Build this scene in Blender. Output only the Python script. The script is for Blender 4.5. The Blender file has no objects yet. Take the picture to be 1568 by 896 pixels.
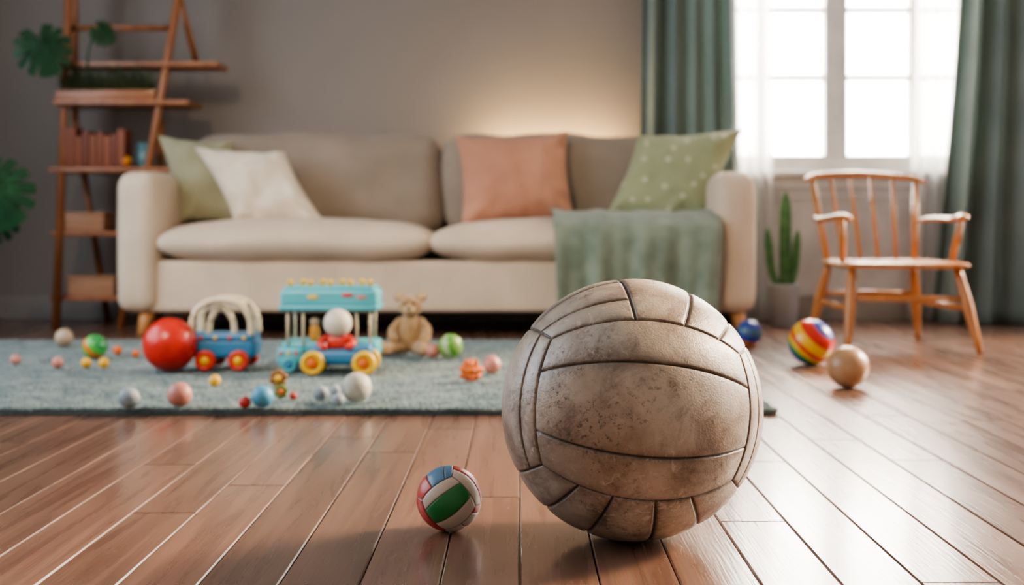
import bpy, math, random
import numpy as np
from mathutils import Vector, Matrix, Euler, noise
random.seed(7); np.random.seed(7)
sc = bpy.context.scene
col = sc.collection
rad = math.radians
sc.view_settings.view_transform='AgX'
try: sc.view_settings.look='AgX - Medium High Contrast'
except Exception: pass
sc.view_settings.exposure=0.28

# ------------------------------------------------------------------ materials
def new_mat(name):
    m = bpy.data.materials.new(name); m.use_nodes = True
    nt = m.node_tree
    return m, nt, nt.nodes['Principled BSDF']
def mat(name, c, rough=0.5, c2=None, nscale=8, bump=0.0, bscale=60, metal=0, sheen=0, spec=0.5, coat=0, stretch=(1,1,1), trans=0, sss=0, detail=4):
    m, nt, b = new_mat(name)
    N, L = nt.nodes, nt.links
    b.inputs['Base Color'].default_value = (*c, 1)
    b.inputs['Roughness'].default_value = rough
    b.inputs['Metallic'].default_value = metal
    b.inputs['Sheen Weight'].default_value = sheen
    b.inputs['Specular IOR Level'].default_value = spec
    b.inputs['Coat Weight'].default_value = coat
    tc = N.new('ShaderNodeTexCoord'); mp = N.new('ShaderNodeMapping')
    mp.inputs['Scale'].default_value = stretch
    L.new(tc.outputs['Object'], mp.inputs['Vector'])
    if c2 is None: c2 = tuple(x*0.85 for x in c)
    n = N.new('ShaderNodeTexNoise'); n.inputs['Scale'].default_value = nscale; n.inputs['Detail'].default_value = detail
    L.new(mp.outputs[0], n.inputs['Vector'])
    mx = N.new('ShaderNodeMix'); mx.data_type = 'RGBA'
    mx.inputs[6].default_value = (*c, 1); mx.inputs[7].default_value = (*c2, 1)
    rp = N.new('ShaderNodeMapRange'); rp.inputs[1].default_value = 0.35; rp.inputs[2].default_value = 0.65
    L.new(n.outputs['Fac'], rp.inputs[0]); L.new(rp.outputs[0], mx.inputs[0])
    L.new(mx.outputs[2], b.inputs['Base Color'])
    if bump:
        n2 = N.new('ShaderNodeTexNoise'); n2.inputs['Scale'].default_value = bscale; n2.inputs['Detail'].default_value = 3
        L.new(mp.outputs[0], n2.inputs['Vector'])
        bp = N.new('ShaderNodeBump'); bp.inputs['Strength'].default_value = bump; bp.inputs['Distance'].default_value = 0.01
        L.new(n2.outputs['Fac'], bp.inputs['Height']); L.new(bp.outputs[0], b.inputs['Normal'])
    if trans:
        o = N['Material Output']; t = N.new('ShaderNodeBsdfTranslucent'); t.inputs[0].default_value = (*c, 1)
        ms = N.new('ShaderNodeMixShader'); ms.inputs[0].default_value = trans
        L.new(b.outputs[0], ms.inputs[1]); L.new(t.outputs[0], ms.inputs[2]); L.new(ms.outputs[0], o.inputs['Surface'])
    return m
def wood(name, c, c2, rough=0.4, axis='z', s=6):
    st = {'x': (0.12, 1, 1), 'y': (1, 0.12, 1), 'z': (1, 1, 0.12)}[axis]
    return mat(name, c, rough, c2, nscale=s*6, bump=0.08, bscale=s*12, stretch=st, coat=0.15)

M_wall = mat('wall_paint', (0.285, 0.247, 0.218), 0.85, (0.27, 0.234, 0.207), 2, 0.05, 200)
M_trim = mat('trim_white', (0.72, 0.69, 0.66), 0.5)
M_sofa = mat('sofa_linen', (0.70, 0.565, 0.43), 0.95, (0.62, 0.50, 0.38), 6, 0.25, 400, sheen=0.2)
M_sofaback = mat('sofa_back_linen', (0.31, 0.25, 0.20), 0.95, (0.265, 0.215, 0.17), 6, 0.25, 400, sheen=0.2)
M_leg = wood('sofa_leg_oak', (0.58, 0.29, 0.11), (0.46, 0.22, 0.08))
M_shelf = wood('shelf_wood', (0.38, 0.15, 0.06), (0.28, 0.10, 0.04))
M_chair = wood('chair_wood', (0.58, 0.25, 0.08), (0.45, 0.18, 0.055), 0.3)
M_green = mat('curtain_green', (0.34, 0.41, 0.38), 0.85, (0.28, 0.345, 0.32), 5, 0.1, 300, trans=0.35)
M_throw = mat('throw_green', (0.25, 0.295, 0.225), 0.95, (0.17, 0.215, 0.165), 14, 0.4, 260, sheen=0.3)
M_leaf = mat('leaf_green', (0.022, 0.10, 0.035), 0.35, (0.010, 0.055, 0.02), 12, trans=0.12)
M_grass = mat('grass_green', (0.08, 0.10, 0.04), 0.6, (0.04, 0.06, 0.025), 20)
M_pot = mat('pot_ceramic', (0.46, 0.49, 0.52), 0.5)
M_cactus = mat('cactus_green', (0.10, 0.24, 0.09), 0.6, (0.05, 0.15, 0.06), 30, 0.3, 90)

# ------------------------------------------------------------------ mesh helpers
def mobj(name, V, F, m=None, smooth=True, parent=None, M=None):
    me = bpy.data.meshes.new(name)
    if M is not None: V = [M @ Vector(v) for v in V]
    me.from_pydata([tuple(v) for v in V], [], [tuple(f) for f in F])
    me.update()
    if smooth: me.polygons.foreach_set('use_smooth', [True]*len(me.polygons))
    o = bpy.data.objects.new(name, me); col.objects.link(o)
    if m: me.materials.append(m)
    if parent: 
        o.parent = parent
        o.matrix_parent_inverse = Matrix.Translation(-parent.location)
    return o
def empty(name, loc=(0,0,0)):
    e = bpy.data.objects.new(name, None); e.location = loc; e.empty_display_size = 0.1
    col.objects.link(e); return e
def grid_faces(nu, nv, wrapu=False, off=0):
    F = []
    for i in range(nu-1 if not wrapu else nu):
        for j in range(nv-1):
            a=i*nv+j; b=((i+1)%nu)*nv+j
            F.append((off+a, off+b, off+b+1, off+a+1))
    return F
def box(name, lo, hi, m, parent=None, bev=0.0):
    return rbox(name, [(lo[i]+hi[i])/2 for i in range(3)], [hi[i]-lo[i] for i in range(3)], bev, m, parent)
def rbox(name, c, size, r, m, parent=None, bulge=(0,0,0), n=1, rot=None, wob=0, wscale=6, dent=0):
    h = [s/2 for s in size]; r = min(r, *[x*0.999 for x in h])
    V=[];F=[];idx={}
    def ticks(hh):
        if r <= 0: 
            k = max(2, n+1); return [-hh+2*hh*i/(k-1) for i in range(k)]
        q = 4 if r > 0.012 else 2
        e=[-hh + r*(1-math.cos(math.pi/2*i/q)) for i in range(q+1)]
        inner=[-(hh-r)+2*(hh-r)*i/max(1,n) for i in range(1, max(1,n))]
        return e+inner+[-x for x in reversed(e)]
    T=[ticks(x) for x in h]
    def vid(i,j,k):
        key=(i,j,k)
        if key not in idx:
            p=Vector((T[0][i],T[1][j],T[2][k]))
            if r>0:
                inn=Vector([max(-(h[a]-r),min(h[a]-r,p[a])) for a in range(3)])
                d=p-inn
                if d.length>1e-9:
                    d = d.normalized()*r
                p=inn+d
            u=[p[a]/h[a] for a in range(3)]
            for a in range(3):
                if bulge[a]:
                    o1,o2=[b for b in range(3) if b!=a]
                    p[a]+=bulge[a]*u[a]*(1-abs(u[o1])**2.5)*(1-abs(u[o2])**2.5)
            if dent: p[2]*=1-dent*abs(u[0])**6
            if wob:
                nv=noise.noise_vector((p+Vector(c))*wscale); p+=nv*wob
            idx[key]=len(V); V.append(p)
        return idx[key]
    nx,ny,nz=[len(t) for t in T]
    for i in range(nx-1):
        for j in range(ny-1):
            F.append((vid(i,j,0),vid(i,j+1,0),vid(i+1,j+1,0),vid(i+1,j,0)))
            F.append((vid(i,j,nz-1),vid(i+1,j,nz-1),vid(i+1,j+1,nz-1),vid(i,j+1,nz-1)))
    for i in range(nx-1):
        for k in range(nz-1):
            F.append((vid(i,0,k),vid(i+1,0,k),vid(i+1,0,k+1),vid(i,0,k+1)))
            F.append((vid(i,ny-1,k),vid(i,ny-1,k+1),vid(i+1,ny-1,k+1),vid(i+1,ny-1,k)))
    for j in range(ny-1):
        for k in range(nz-1):
            F.append((vid(0,j,k),vid(0,j,k+1),vid(0,j+1,k+1),vid(0,j+1,k)))
            F.append((vid(nx-1,j,k),vid(nx-1,j+1,k),vid(nx-1,j+1,k+1),vid(nx-1,j,k+1)))
    R = (rot.to_matrix().to_4x4() if rot else Matrix.Identity(4))
    M = Matrix.Translation(Vector(c)) @ R
    return mobj(name, V, F, m, r>0, parent, M)
def catmull(P, k=6):
    P=[Vector(p) for p in P]
    if len(P)<3: return P
    out=[]
    Q=[2*P[0]-P[1]]+P+[2*P[-1]-P[-2]]
    for i in range(1,len(Q)-2):
        for s in range(k):
            t=s/k
            out.append(0.5*((2*Q[i])+(-Q[i-1]+Q[i+1])*t+(2*Q[i-1]-5*Q[i]+4*Q[i+1]-Q[i+2])*t*t+(-Q[i-1]+3*Q[i]-3*Q[i+1]+Q[i+2])*t**3))
    out.append(P[-1]); return out
def tube(name, P, R, m, parent=None, seg=14, flat=1.0, k=6, smoothpath=True, up=(0,0,1)):
    if not isinstance(R,(list,tuple)): R=[R]*len(P)
    n0=len(P)
    pts=catmull(P,k) if smoothpath and n0>2 else [Vector(p) for p in P]
    V=[];F=[]
    n=len(pts)
    for i,p in enumerate(pts):
        t=i/(n-1)*(n0-1); a=int(min(t,n0-2)); f=t-a
        r=R[a]*(1-f)+R[a+1]*f
        tan=(pts[min(i+1,n-1)]-pts[max(i-1,0)]).normalized()
        u=Vector(up)
        if abs(tan.dot(u))>0.95: u=Vector((0,1,0)) if abs(tan.y)<0.9 else Vector((1,0,0))
        s=tan.cross(u).normalized(); w=s.cross(tan).normalized()
        for j in range(seg):
            an=2*math.pi*j/seg
            V.append(p+s*math.cos(an)*r+w*math.sin(an)*r*flat)
    for i in range(n-1):
        for j in range(seg):
            a=i*seg+j; b=i*seg+(j+1)%seg
            F.append((a,b,b+seg,a+seg))
    V.append(pts[0]); V.append(pts[-1])
    for j in range(seg):
        F.append((n*seg,(j+1)%seg,j)); F.append((n*seg+1,(n-1)*seg+j,(n-1)*seg+(j+1)%seg))
    return mobj(name,V,F,m,True,parent)
def turned(name, p1, p2, prof, m, parent=None, seg=16):
    p1=Vector(p1);p2=Vector(p2)
    return tube(name,[p1.lerp(p2,t) for t,_ in prof],[r for _,r in prof],m,parent,seg,smoothpath=False)
def lathe(name, c, prof, m, parent=None, seg=32, M=None):
    V=[];F=[]
    for j in range(seg):
        a=2*math.pi*j/seg
        for r,z in prof: V.append((c[0]+r*math.cos(a),c[1]+r*math.sin(a),c[2]+z))
    F=grid_faces(seg,len(prof),True)
    return mobj(name,V,F,m,True,parent,M)
def ball(name, c, r, m, parent=None, sc3=(1,1,1), rot=None, seg=32, ring=18, fn=None):
    V=[];F=[]
    c=Vector(c); R=rot.to_matrix() if rot else Matrix.Identity(3)
    for i in range(seg):
        for j in range(ring+1):
            th=math.pi*j/ring; ph=2*math.pi*i/seg
            d=Vector((math.sin(th)*math.cos(ph),math.sin(th)*math.sin(ph),math.cos(th)))
            rr=r*(fn(d) if fn else 1)
            V.append(c+R@Vector((d.x*rr*sc3[0],d.y*rr*sc3[1],d.z*rr*sc3[2])))
    return mobj(name,V,grid_faces(seg,ring+1,True),m,True,parent)
def wheel(name, c, r, w, mt, mh, parent, axis='y'):
    R = Matrix.Translation(Vector(c)) @ Matrix.Rotation(rad(90),4,'X')
    prof=[(0,-w/2*0.7),(r*0.55,-w/2*0.7),(r*0.6,-w/2),(r*0.9,-w/2),(r,-w/4),(r,w/4),(r*0.9,w/2),(r*0.6,w/2),(r*0.55,w/2*0.7),(0,w/2*0.7)]
    lathe(name+'_tyre',(0,0,0),prof,mt,parent,24,R)
    lathe(name+'_hub',(0,0,0),[(0,-w*0.62),(r*0.3,-w*0.6),(r*0.45,-w*0.45),(r*0.45,w*0.45),(r*0.3,w*0.6),(0,w*0.62)],mh,parent,20,R)
def set_attr(o, name, arr):
    a=o.data.attributes.new(name,'FLOAT_COLOR','POINT')
    a.data.foreach_set('color', np.asarray(arr,dtype=np.float32).ravel())

# ------------------------------------------------------------------ room shell
XL,XR,YB,YF,ZC=-2.75,2.85,6.0,-1.2,2.75
def build_floor():
    V=[];F=[];C=[]
    w=0.1; y0=YF
    nrow0=int(math.floor(XL/w))-1; nrow1=int(math.ceil(XR/w))+1
    b=0.0018; gap=0.0007; dz=0.0024
    for r in range(nrow0,nrow1):
        x0=r*w+gap; x1=(r+1)*w-gap
        y=y0-random.random()*1.1
        while y<YB+0.1:
            ln=random.uniform(1.1,1.9)
            ya=y+gap; yb=y+ln-gap
            t=random.random(); t2=random.random()
            o=len(V)
            V+= [(x0,ya,-dz),(x1,ya,-dz),(x1,yb,-dz),(x0,yb,-dz),(x0+b,ya+b,0),(x1-b,ya+b,0),(x1-b,yb-b,0),(x0+b,yb-b,0),
                 (x0,ya,-0.02),(x1,ya,-0.02),(x1,yb,-0.02),(x0,yb,-0.02)]
            F+= [(o+4,o+5,o+6,o+7),(o,o+1,o+5,o+4),(o+1,o+2,o+6,o+5),(o+2,o+3,o+7,o+6),(o+3,o,o+4,o+7),
                 (o+8,o+9,o+1,o),(o+9,o+10,o+2,o+1),(o+10,o+11,o+3,o+2),(o+11,o+8,o,o+3)]
            C+=[(t,t2,0,1)]*12
            y+=ln
    o=len(V); V+=[(XL-.1,YF-1.2,-0.012),(XR+.1,YF-1.2,-0.012),(XR+.1,YB+.1,-0.012),(XL-.1,YB+.1,-0.012)]
    F.append((o,o+1,o+2,o+3)); C+=[(0,0,0,1)]*4
    m,nt,bs=new_mat('floor_wood'); N,L=nt.nodes,nt.links
    tc=N.new('ShaderNodeTexCoord'); at=N.new('ShaderNodeAttribute'); at.attribute_name='tint'
    sp=N.new('ShaderNodeSeparateColor'); L.new(at.outputs['Color'],sp.inputs[0])
    ofs=N.new('ShaderNodeVectorMath'); ofs.operation='MULTIPLY_ADD'; ofs.inputs[1].default_value=(13,29,0)
    L.new(at.outputs['Color'],ofs.inputs[0]); L.new(tc.outputs['Object'],ofs.inputs[2])
    mp=N.new('ShaderNodeMapping'); mp.inputs['Scale'].default_value=(30,1.6,1); L.new(ofs.outputs[0],mp.inputs[0])
    n=N.new('ShaderNodeTexNoise'); n.inputs['Scale'].default_value=1.2; n.inputs['Detail'].default_value=6; n.inputs['Distortion'].default_value=0.6
    L.new(mp.outputs[0],n.inputs['Vector'])
    mp2=N.new('ShaderNodeMapping'); mp2.inputs['Scale'].default_value=(160,5,1); L.new(ofs.outputs[0],mp2.inputs[0])
    n2=N.new('ShaderNodeTexNoise'); n2.inputs['Scale'].default_value=1.5; n2.inputs['Detail'].default_value=4; L.new(mp2.outputs[0],n2.inputs['Vector'])
    cr=N.new('ShaderNodeValToRGB'); e=cr.color_ramp.elements
    e[0].position=0.3; e[0].color=(0.155,0.079,0.055,1); e[1].position=0.72; e[1].color=(0.275,0.152,0.105,1)
    L.new(n.outputs['Fac'],cr.inputs[0])
    hs=N.new('ShaderNodeHueSaturation'); mr=N.new('ShaderNodeMapRange'); mr.inputs[3].default_value=0.78; mr.inputs[4].default_value=1.18
    L.new(sp.outputs[0],mr.inputs[0]); L.new(mr.outputs[0],hs.inputs['Value']); L.new(cr.outputs[0],hs.inputs['Color'])
    mm=N.new('ShaderNodeMix'); mm.data_type='RGBA'; mm.blend_type='MULTIPLY'; mm.inputs[0].default_value=0.35
    L.new(hs.outputs[0],mm.inputs[6]); L.new(n2.outputs['Color'],mm.inputs[7]); L.new(mm.outputs[2],bs.inputs['Base Color'])
    rr=N.new('ShaderNodeMapRange'); rr.inputs[3].default_value=0.19; rr.inputs[4].default_value=0.38
    L.new(n.outputs['Fac'],rr.inputs[0]); L.new(rr.outputs[0],bs.inputs['Roughness'])
    bp=N.new('ShaderNodeBump'); bp.inputs['Strength'].default_value=0.14; bp.inputs['Distance'].default_value=0.004
    L.new(n2.outputs['Fac'],bp.inputs['Height']); L.new(bp.outputs[0],bs.inputs['Normal'])
    bs.inputs['Coat Weight'].default_value=0.4; bs.inputs['Coat Roughness'].default_value=0.14
    o=mobj('floor',V,F,m,False); set_attr(o,'tint',C)
build_floor()

def boxes_mesh(name, bl, m, parent=None):
    V=[];F=[]
    for lo,hi in bl:
        o=len(V)
        V+=[(lo[0],lo[1],lo[2]),(hi[0],lo[1],lo[2]),(hi[0],hi[1],lo[2]),(lo[0],hi[1],lo[2]),(lo[0],lo[1],hi[2]),(hi[0],lo[1],hi[2]),(hi[0],hi[1],hi[2]),(lo[0],hi[1],hi[2])]
        F+=[(o,o+3,o+2,o+1),(o+4,o+5,o+6,o+7),(o,o+1,o+5,o+4),(o+1,o+2,o+6,o+5),(o+2,o+3,o+7,o+6),(o+3,o,o+4,o+7)]
    return mobj(name,V,F,m,False,parent)
WX0,WX1,WZ0,WZ1=0.90,2.06,0.68,2.20
T=0.16
boxes_mesh('wall_back',[((XL-.16,YB,-.02),(WX0,YB+T,ZC)),((WX1,YB,-.02),(XR+.16,YB+T,ZC)),((WX0,YB,-.02),(WX1,YB+T,WZ0)),((WX0,YB,WZ1),(WX1,YB+T,ZC))],M_wall)
RW=(1.0,5.6,0.35,2.6)
boxes_mesh('wall_right',[((XR,YF,-.02),(XR+T,RW[0],ZC)),((XR,RW[1],-.02),(XR+T,YB,ZC)),((XR,RW[0],-.02),(XR+T,RW[1],RW[2])),((XR,RW[0],RW[3]),(XR+T,RW[1],ZC))],M_wall)
LW=(1.5,4.6,0.5,2.4)
boxes_mesh('wall_left',[((XL-T,YF,-.02),(XL,LW[0],ZC)),((XL-T,LW[1],-.02),(XL,YB,ZC)),((XL-T,LW[0],-.02),(XL,LW[1],LW[2])),((XL-T,LW[0],LW[3]),(XL,LW[1],ZC))],M_wall)
M_ceil=mat('ceiling_paint',(0.6,0.58,0.55),0.9)
boxes_mesh('ceiling',[((XL-T,YF,ZC),(XR+T,YB+T,ZC+.1))],M_ceil)
M_trimb=mat('baseboard_paint',(0.34,0.30,0.275),0.5)
rbox('baseboard_back',(0.05,YB-.009,.055),(5.6-.04,.018,.11),.006,M_trimb)
rbox('baseboard_left',(XL+.009,2.38,.055),(.018,7.1,.11),.006,M_trimb)
rbox('baseboard_right',(XR-.009,2.38,.055),(.018,7.1,.11),.006,M_trimb)
M_haze=mat('haze_panel_paint',(0.60,0.565,0.56),0.6)  # added panel below the sill; window haze is put into its pale colour
boxes_mesh('haze_panel',[((0.95,YB-.012,.11),(2.02,YB,.60)),((0.95,YB-.022,.11),(1.0,YB-.012,.60)),((1.97,YB-.022,.11),(2.02,YB-.012,.60)),((1.0,YB-.022,.55),(1.97,YB-.012,.60)),((1.0,YB-.022,.11),(1.97,YB-.012,.15))],M_haze)

def glass_mat():
    m=bpy.data.materials.new('window_glass'); m.use_nodes=True; nt=m.node_tree; N=nt.nodes
    N.clear(); o=N.new('ShaderNodeOutputMaterial'); t=N.new('ShaderNodeBsdfTransparent'); g=N.new('ShaderNodeBsdfGlossy'); g.inputs['Roughness'].default_value=0.02
    x=N.new('ShaderNodeMixShader'); x.inputs[0].default_value=0.05
    nt.links.new(t.outputs[0],x.inputs[1]); nt.links.new(g.outputs[0],x.inputs[2]); nt.links.new(x.outputs[0],o.inputs[0]); return m
M_glass=glass_mat()
w1=empty('window_1',((WX0+WX1)/2,YB,1.4))
y0,y1=YB+.02,YB+.08
fr=0.03
zb,zt=WZ0+.075,WZ1-.06
bl=[((WX0,y0,WZ0),(WX0+fr,y1,WZ1)),((WX1-fr,y0,WZ0),(WX1,y1,WZ1)),((WX0+fr,y0,WZ0),(WX1-fr,y1,zb)),((WX0+fr,y0,zt),(WX1-fr,y1,WZ1)),
    ((1.405,y0-.01,zb),(1.505,y1,zt)),((1.095,y0,zb),(1.14,y1,zt)),((1.80,y0,zb),(1.845,y1,zt))]
boxes_mesh('frame',bl,M_trim,w1)
bars=[]
for z in (1.117,1.43,1.74):
    for a,b in ((WX0+fr,1.095),(1.14,1.405),(1.505,1.80),(1.845,WX1-fr)):
        bars.append(((a,y0+.015,z-.011),(b,y1-.015,z+.011)))
boxes_mesh('glazing_bars',bars,M_trim,w1)
rbox('sill',((WX0+WX1)/2,YB-.005,WZ0-.01),(WX1-WX0+.06,.13,.03),.008,M_trim,w1)
boxes_mesh('casing',[((WX0-.05,YB-.018,WZ0),(WX0,YB,WZ1+.07)),((WX1,YB-.018,WZ0),(WX1+.05,YB,WZ1+.07)),((WX0,YB-.018,WZ1),(WX1,YB,WZ1+.07)),((WX0-.02,YB-.024,WZ0-.075),(WX1+.02,YB,WZ0-.025))],M_trim,w1)
boxes_mesh('glass',[((WX0+fr,YB+.048,WZ0+.07),(WX1-fr,YB+.051,WZ1-.06))],M_glass,w1)
def side_window(name,x0,x1,W):
    e=empty(name,((x0+x1)/2,(W[0]+W[1])/2,(W[2]+W[3])/2))
    b=[((x0,W[0],W[2]),(x1,W[0]+.05,W[3])),((x0,W[1]-.05,W[2]),(x1,W[1],W[3])),((x0,W[0],W[2]),(x1,W[1],W[2]+.05)),((x0,W[0],W[3]-.05),(x1,W[1],W[3]))]
    n=3
    for i in range(1,n):
        yy=W[0]+(W[1]-W[0])*i/n; b.append(((x0,yy-.025,W[2]),(x1,yy+.025,W[3])))
    boxes_mesh('frame',b,M_trim,e)
side_window('window_2',XR+.04,XR+.1,RW)
side_window('window_3',XL-.1,XL-.04,LW)

# ------------------------------------------------------------------ curtains
def curtain(name,x0,x1,y,z0,z1,folds,amp,m,parent,flare=0.0,seed=0,push=0.0):
    rnd=random.Random(seed)
    nu=int(folds*14)+1; nv=40; V=[]
    ph=[rnd.uniform(-.6,.6) for _ in range(8)]
    for i in range(nu):
        u=i/(nu-1)
        for j in range(nv):
            v=j/(nv-1)
            z=z0+(z1-z0)*v
            low=(1-v)**2
            a=amp*(0.75+0.35*low+0.25*math.sin(u*9+ph[0]))
            th=u*folds*2*math.pi+0.5*math.sin(u*7+ph[1])+0.35*(1-v)*math.sin(u*11+ph[2])
            x=x0+(x1-x0)*u+flare*low*(u-0.5)*1.2+0.3*a*math.sin(2*th)*0.4
            yy=y+a*math.sin(th)-push*low*low+0.012*math.sin(v*6+u*5+ph[3])*low
            V.append((x,yy,z))
    o=mobj(name,V,grid_faces(nu,nv),m,True,parent)
    s=o.modifiers.new('s','SOLIDIFY'); s.thickness=0.003
    return o
def sheer_mat():
    m=bpy.data.materials.new('sheer_voile'); m.use_nodes=True; nt=m.node_tree; N=nt.nodes; N.clear()
    o=N.new('ShaderNodeOutputMaterial'); t=N.new('ShaderNodeBsdfTransparent'); d=N.new('ShaderNodeBsdfTranslucent'); d2=N.new('ShaderNodeBsdfDiffuse')
    d.inputs[0].default_value=(.95,.95,.95,1); d2.inputs[0].default_value=(.85,.85,.85,1)
    x=N.new('ShaderNodeMixShader'); x.inputs[0].default_value=0.3
    wv=N.new('ShaderNodeTexNoise'); wv.inputs['Scale'].default_value=500
    mr=N.new('ShaderNodeMapRange'); mr.inputs[3].default_value=0.42; mr.inputs[4].default_value=0.62
    nt.links.new(wv.outputs['Fac'],mr.inputs[0])
    y=N.new('ShaderNodeMixShader')
    nt.links.new(mr.outputs[0],y.inputs[0])
    nt.links.new(d.outputs[0],x.inputs[1]); nt.links.new(d2.outputs[0],x.inputs[2])
    nt.links.new(t.outputs[0],y.inputs[1]); nt.links.new(x.outputs[0],y.inputs[2]); nt.links.new(y.outputs[0],o.inputs[0]); return m
M_sheer=sheer_mat()
M_rod=mat('curtain_rod_metal',(0.25,0.22,0.2),0.35,metal=0.8)
cl=empty('curtain',(0.77,5.83,1.2)); curtain('drape',0.55,0.97,5.83,0.005,2.38,5.2,0.045,M_green,cl,0.05,1)
cr_=empty('curtain',(2.3,5.82,1.2)); curtain('drape',1.99,2.70,5.82,0.005,2.38,7.2,0.055,M_green,cr_,0.30,2,0.06)
sl=empty('sheer_curtain',(1.05,5.9,1.2)); curtain('voile',0.90,1.14,5.91,0.01,2.38,5,0.018,M_sheer,sl,0.02,3)
sr=empty('sheer_curtain',(1.9,5.9,1.2)); curtain('voile',1.80,2.12,5.91,0.01,2.38,6,0.018,M_sheer,sr,0.08,4)
rod=empty('curtain_rod',(1.6,5.85,2.4)); tube('rod',[(0.35,5.86,2.4),(2.8,5.86,2.4)],0.013,M_rod,rod,smoothpath=False)
ball('finial',(0.33,5.86,2.4),0.025,M_rod,rod)
for x in (0.45,2.72): tube('bracket',[(x,5.86,2.4),(x,6.0,2.4)],0.008,M_rod,rod,smoothpath=False)

# ------------------------------------------------------------------ rug
def build_rug():
    X0,X1,Y0,Y1=-2.45,0.60,3.04,4.85
    e=empty('rug',((X0+X1)/2,(Y0+Y1)/2,0))
    mr=mat('rug_wool',(0.20,0.255,0.26),1.0,(0.12,0.165,0.175),9,0.6,300,sheen=0.3)
    rbox('backing',((X0+X1)/2,(Y0+Y1)/2,0.006),(X1-X0,Y1-Y0,0.012),0.005,mr,e)
    n=190000
    rng=np.random.default_rng(3)
    x=rng.uniform(X0,X1,n); y=Y0+(Y1-Y0)*rng.random(n)**1.25
    ne=9000
    x=np.concatenate([x,rng.uniform(X0,X1,ne)]); y=np.concatenate([y,rng.uniform(Y0-.002,Y0+.006,ne)])
    n=n+ne
    h=rng.uniform(0.005,0.010,n); w=rng.uniform(0.0014,0.0024,n); a=rng.uniform(0,np.pi,n)
    lx=rng.normal(0,0.003,n); ly=rng.normal(0,0.003,n)-0.001*(y<Y0+.01)
    z0=0.009
    V=np.zeros((n,3,3),np.float32)
    V[:,0]=np.stack([x-w*np.cos(a),y-w*np.sin(a),np.full(n,z0)],1)
    V[:,1]=np.stack([x+w*np.cos(a),y+w*np.sin(a),np.full(n,z0)],1)
    V[:,2]=np.stack([x+lx,y+ly,z0+h],1)
    me=bpy.data.meshes.new('pile'); me.vertices.add(n*3); me.vertices.foreach_set('co',V.ravel())
    me.loops.add(n*3); me.loops.foreach_set('vertex_index',np.arange(n*3,dtype=np.int32))
    me.polygons.add(n); me.polygons.foreach_set('loop_start',np.arange(0,n*3,3,dtype=np.int32))
    me.update(calc_edges=True); me.validate()
    o=bpy.data.objects.new('pile',me); col.objects.link(o); o.parent=e; o.matrix_parent_inverse=Matrix.Translation(-e.location)
    me.materials.append(mat('rug_pile',(0.35,0.42,0.40),1.0,(0.17,0.235,0.255),14,detail=10))
build_rug()

# ------------------------------------------------------------------ sofa
SF=empty('sofa',(-0.33,5.5,0))
rbox('base_rail',(-0.33,5.52,0.195),(2.30,0.74,0.205),0.02,M_sofa,SF,n=6)
rbox('arm_left',(-1.507,5.53,0.37),(0.158,0.84,0.55),0.055,M_sofa,SF,bulge=(.012,.006,.01),n=8)
rbox('arm_right',(0.850,5.53,0.37),(0.158,0.84,0.55),0.055,M_sofa,SF,bulge=(.012,.006,.01),n=8)
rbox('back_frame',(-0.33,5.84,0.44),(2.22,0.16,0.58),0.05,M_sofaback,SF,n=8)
def pillowbox(name,c,size,r,m,bulge,rot=None,wob=0.006,ws=7,parent=SF,dent=0):
    return rbox(name,c,size,r,m,parent,bulge=bulge,n=22,rot=rot,wob=wob,wscale=ws,dent=dent)
pillowbox('seat_cushion_left',(-0.895,5.44,0.368),(1.085,0.66,0.130),0.062,M_sofa,(0.018,0.035,0.034),wob=.010,ws=6,dent=.40)
pillowbox('seat_cushion_right',(0.205,5.44,0.368),(1.125,0.66,0.130),0.062,M_sofa,(0.018,0.035,0.034),wob=.010,ws=6,dent=.40)
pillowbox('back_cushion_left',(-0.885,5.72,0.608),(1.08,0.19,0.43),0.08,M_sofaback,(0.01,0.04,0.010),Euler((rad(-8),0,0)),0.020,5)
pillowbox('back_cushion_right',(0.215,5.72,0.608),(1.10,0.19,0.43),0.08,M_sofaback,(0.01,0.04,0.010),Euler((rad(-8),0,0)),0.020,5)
for x,s in ((-1.475,-1),(0.86,1)):
    turned('leg',(x,5.20,0.115),(x+s*0.02,5.16,0.0),[(0,.036),(1,.018)],M_leg,SF)
    turned('leg_rear',(x,5.85,0.115),(x+s*0.02,5.88,0.0),[(0,.032),(1,.018)],M_leg,SF)

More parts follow.
